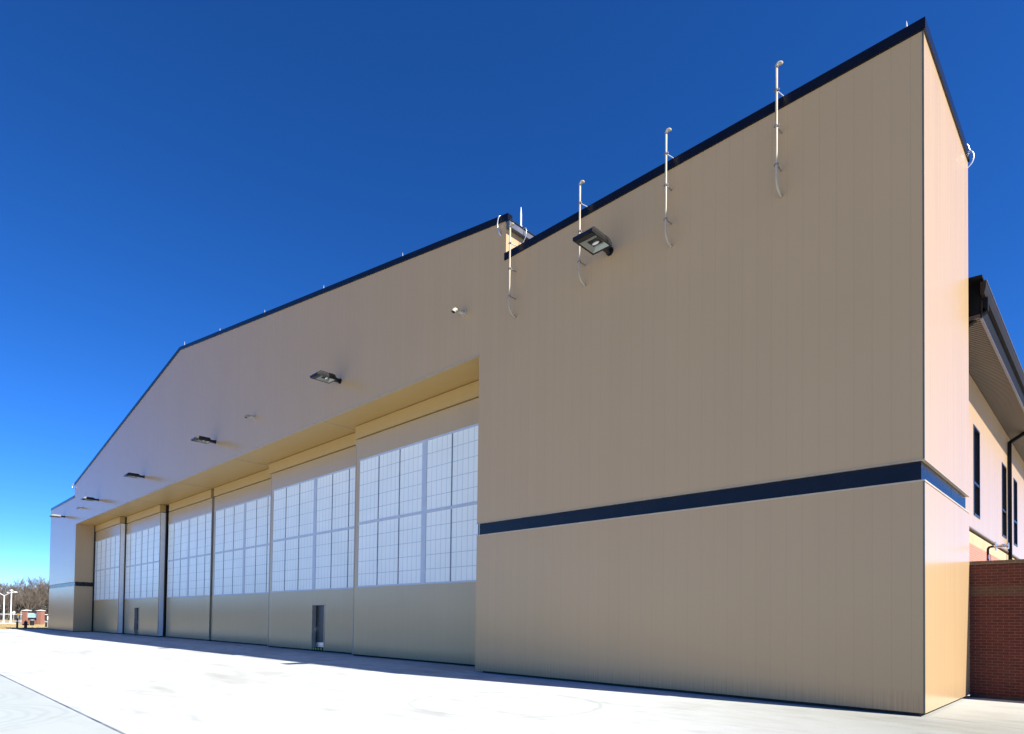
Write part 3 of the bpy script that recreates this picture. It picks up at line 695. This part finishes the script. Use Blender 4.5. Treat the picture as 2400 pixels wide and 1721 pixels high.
rnd = random.Random(3); spots = []
for row, X in enumerate((-190, -196, -203, -211, -220, -230, -241, -253)):
    n = 6
    for k in range(n):
        # view wedge at this distance
        yc = 11.5 + (-X - 190) * .075; spots.append((X + rnd.uniform(-3, 3), yc - 1 + k * 4.0 + rnd.uniform(-1.5, 1.5), rnd.uniform(.82, 1.08)))
NV = len(spots)
for k in range(96): spots.append((-192 - rnd.uniform(0, 30), 8 - k * 1.6 + rnd.uniform(-1, 1), rnd.uniform(.62, .9)))
col_w = ['front row', 'second row', 'third row', 'fourth row', 'fifth row', 'sixth row', 'seventh row', 'back row']
pos_w = ['leftmost', 'second from left', 'third from left', 'third from right', 'second from right', 'rightmost']
for i, (x, y, sc) in enumerate(spots):
    o = protos[i] if i < 4 else copy_tree(protos[rnd.randrange(4)])
    o.location = (x, y, -.07); o.rotation_euler = (0, 0, rnd.uniform(0, 6.28)); o.scale = (sc, sc, sc * (.93 + .12 * min(1, max(0, (y - 12) / 12))))
    if i < NV: o['label'] = 'bare winter tree, %s in the %s behind the fence' % (pos_w[i % 6], col_w[i // 6])
    else: o['label'] = 'bare winter tree continuing the grove outside the photo'
wd = MB(); rb = random.Random(21)
for k in range(15000):
    x = -258 - rb.random() * 22; y = rb.uniform(-120, 62); top = 9.5 + 2.2 * math.sin(y * .21) + 1.3 * math.sin(y * .67 + 1) + min(1.5, max(-2.5, (y - 22) * .2)); z = top * rb.random() ** .8 - .3
    l_ = rb.uniform(.6, 2.2); a1 = rb.uniform(0, 6.28); sx, sy = math.cos(a1) * l_ * .35, math.sin(a1) * l_ * .35; w_ = rb.uniform(.05, .16)
    wd.add([(x, y - w_, z), (x, y + w_, z), (x + sx, y + sy, z + l_)], [(0, 1, 2)])
tag(wd.build('woodland', 'twig'), 'dense grey-brown winter woodland behind the nearer bare trees', 'woodland', kind='stuff')
# leaf litter and brush under the trees
br = MB(); rb = random.Random(9)
for k in range(9000):
    x = -186 - rb.random() * 60; y = rb.uniform(-2, 48) if k % 2 else rb.uniform(-150, 0); z = abs(rb.gauss(0, 1.5)) * (1.6 if x < -200 else .9)
    s_ = rb.uniform(.15, .5); a1 = rb.uniform(0, 6.28); dx, dy = math.cos(a1) * s_, math.sin(a1) * s_
    br.add([(x - dx, y - dy, z), (x + dx, y + dy, z + rb.uniform(-.2, .2)), (x + rb.uniform(-.2, .2), y, z + s_ * 2)], [(0, 1, 2)])
tag(br.build('undergrowth', 'brush'), 'brown brush and saplings under the bare trees', 'undergrowth', kind='stuff')
gr = MB(); rb = random.Random(4)
for k in range(9000):
    x = -79.3 - rb.random() ** 1.5 * 45; y = rb.uniform(-14, 5); h_ = rb.uniform(.03, .09); a1 = rb.uniform(0, 6.28); dx, dy = math.cos(a1) * .05, math.sin(a1) * .05
    gr.add([(x - dx, y - dy, -.07), (x + dx, y + dy, -.07), (x + dx * .5, y, -.07 + h_)], [(0, 1, 2)])
tag(gr.build('grass', 'grass'), 'short dry straw coloured grass beyond the apron', 'grass', kind='stuff')
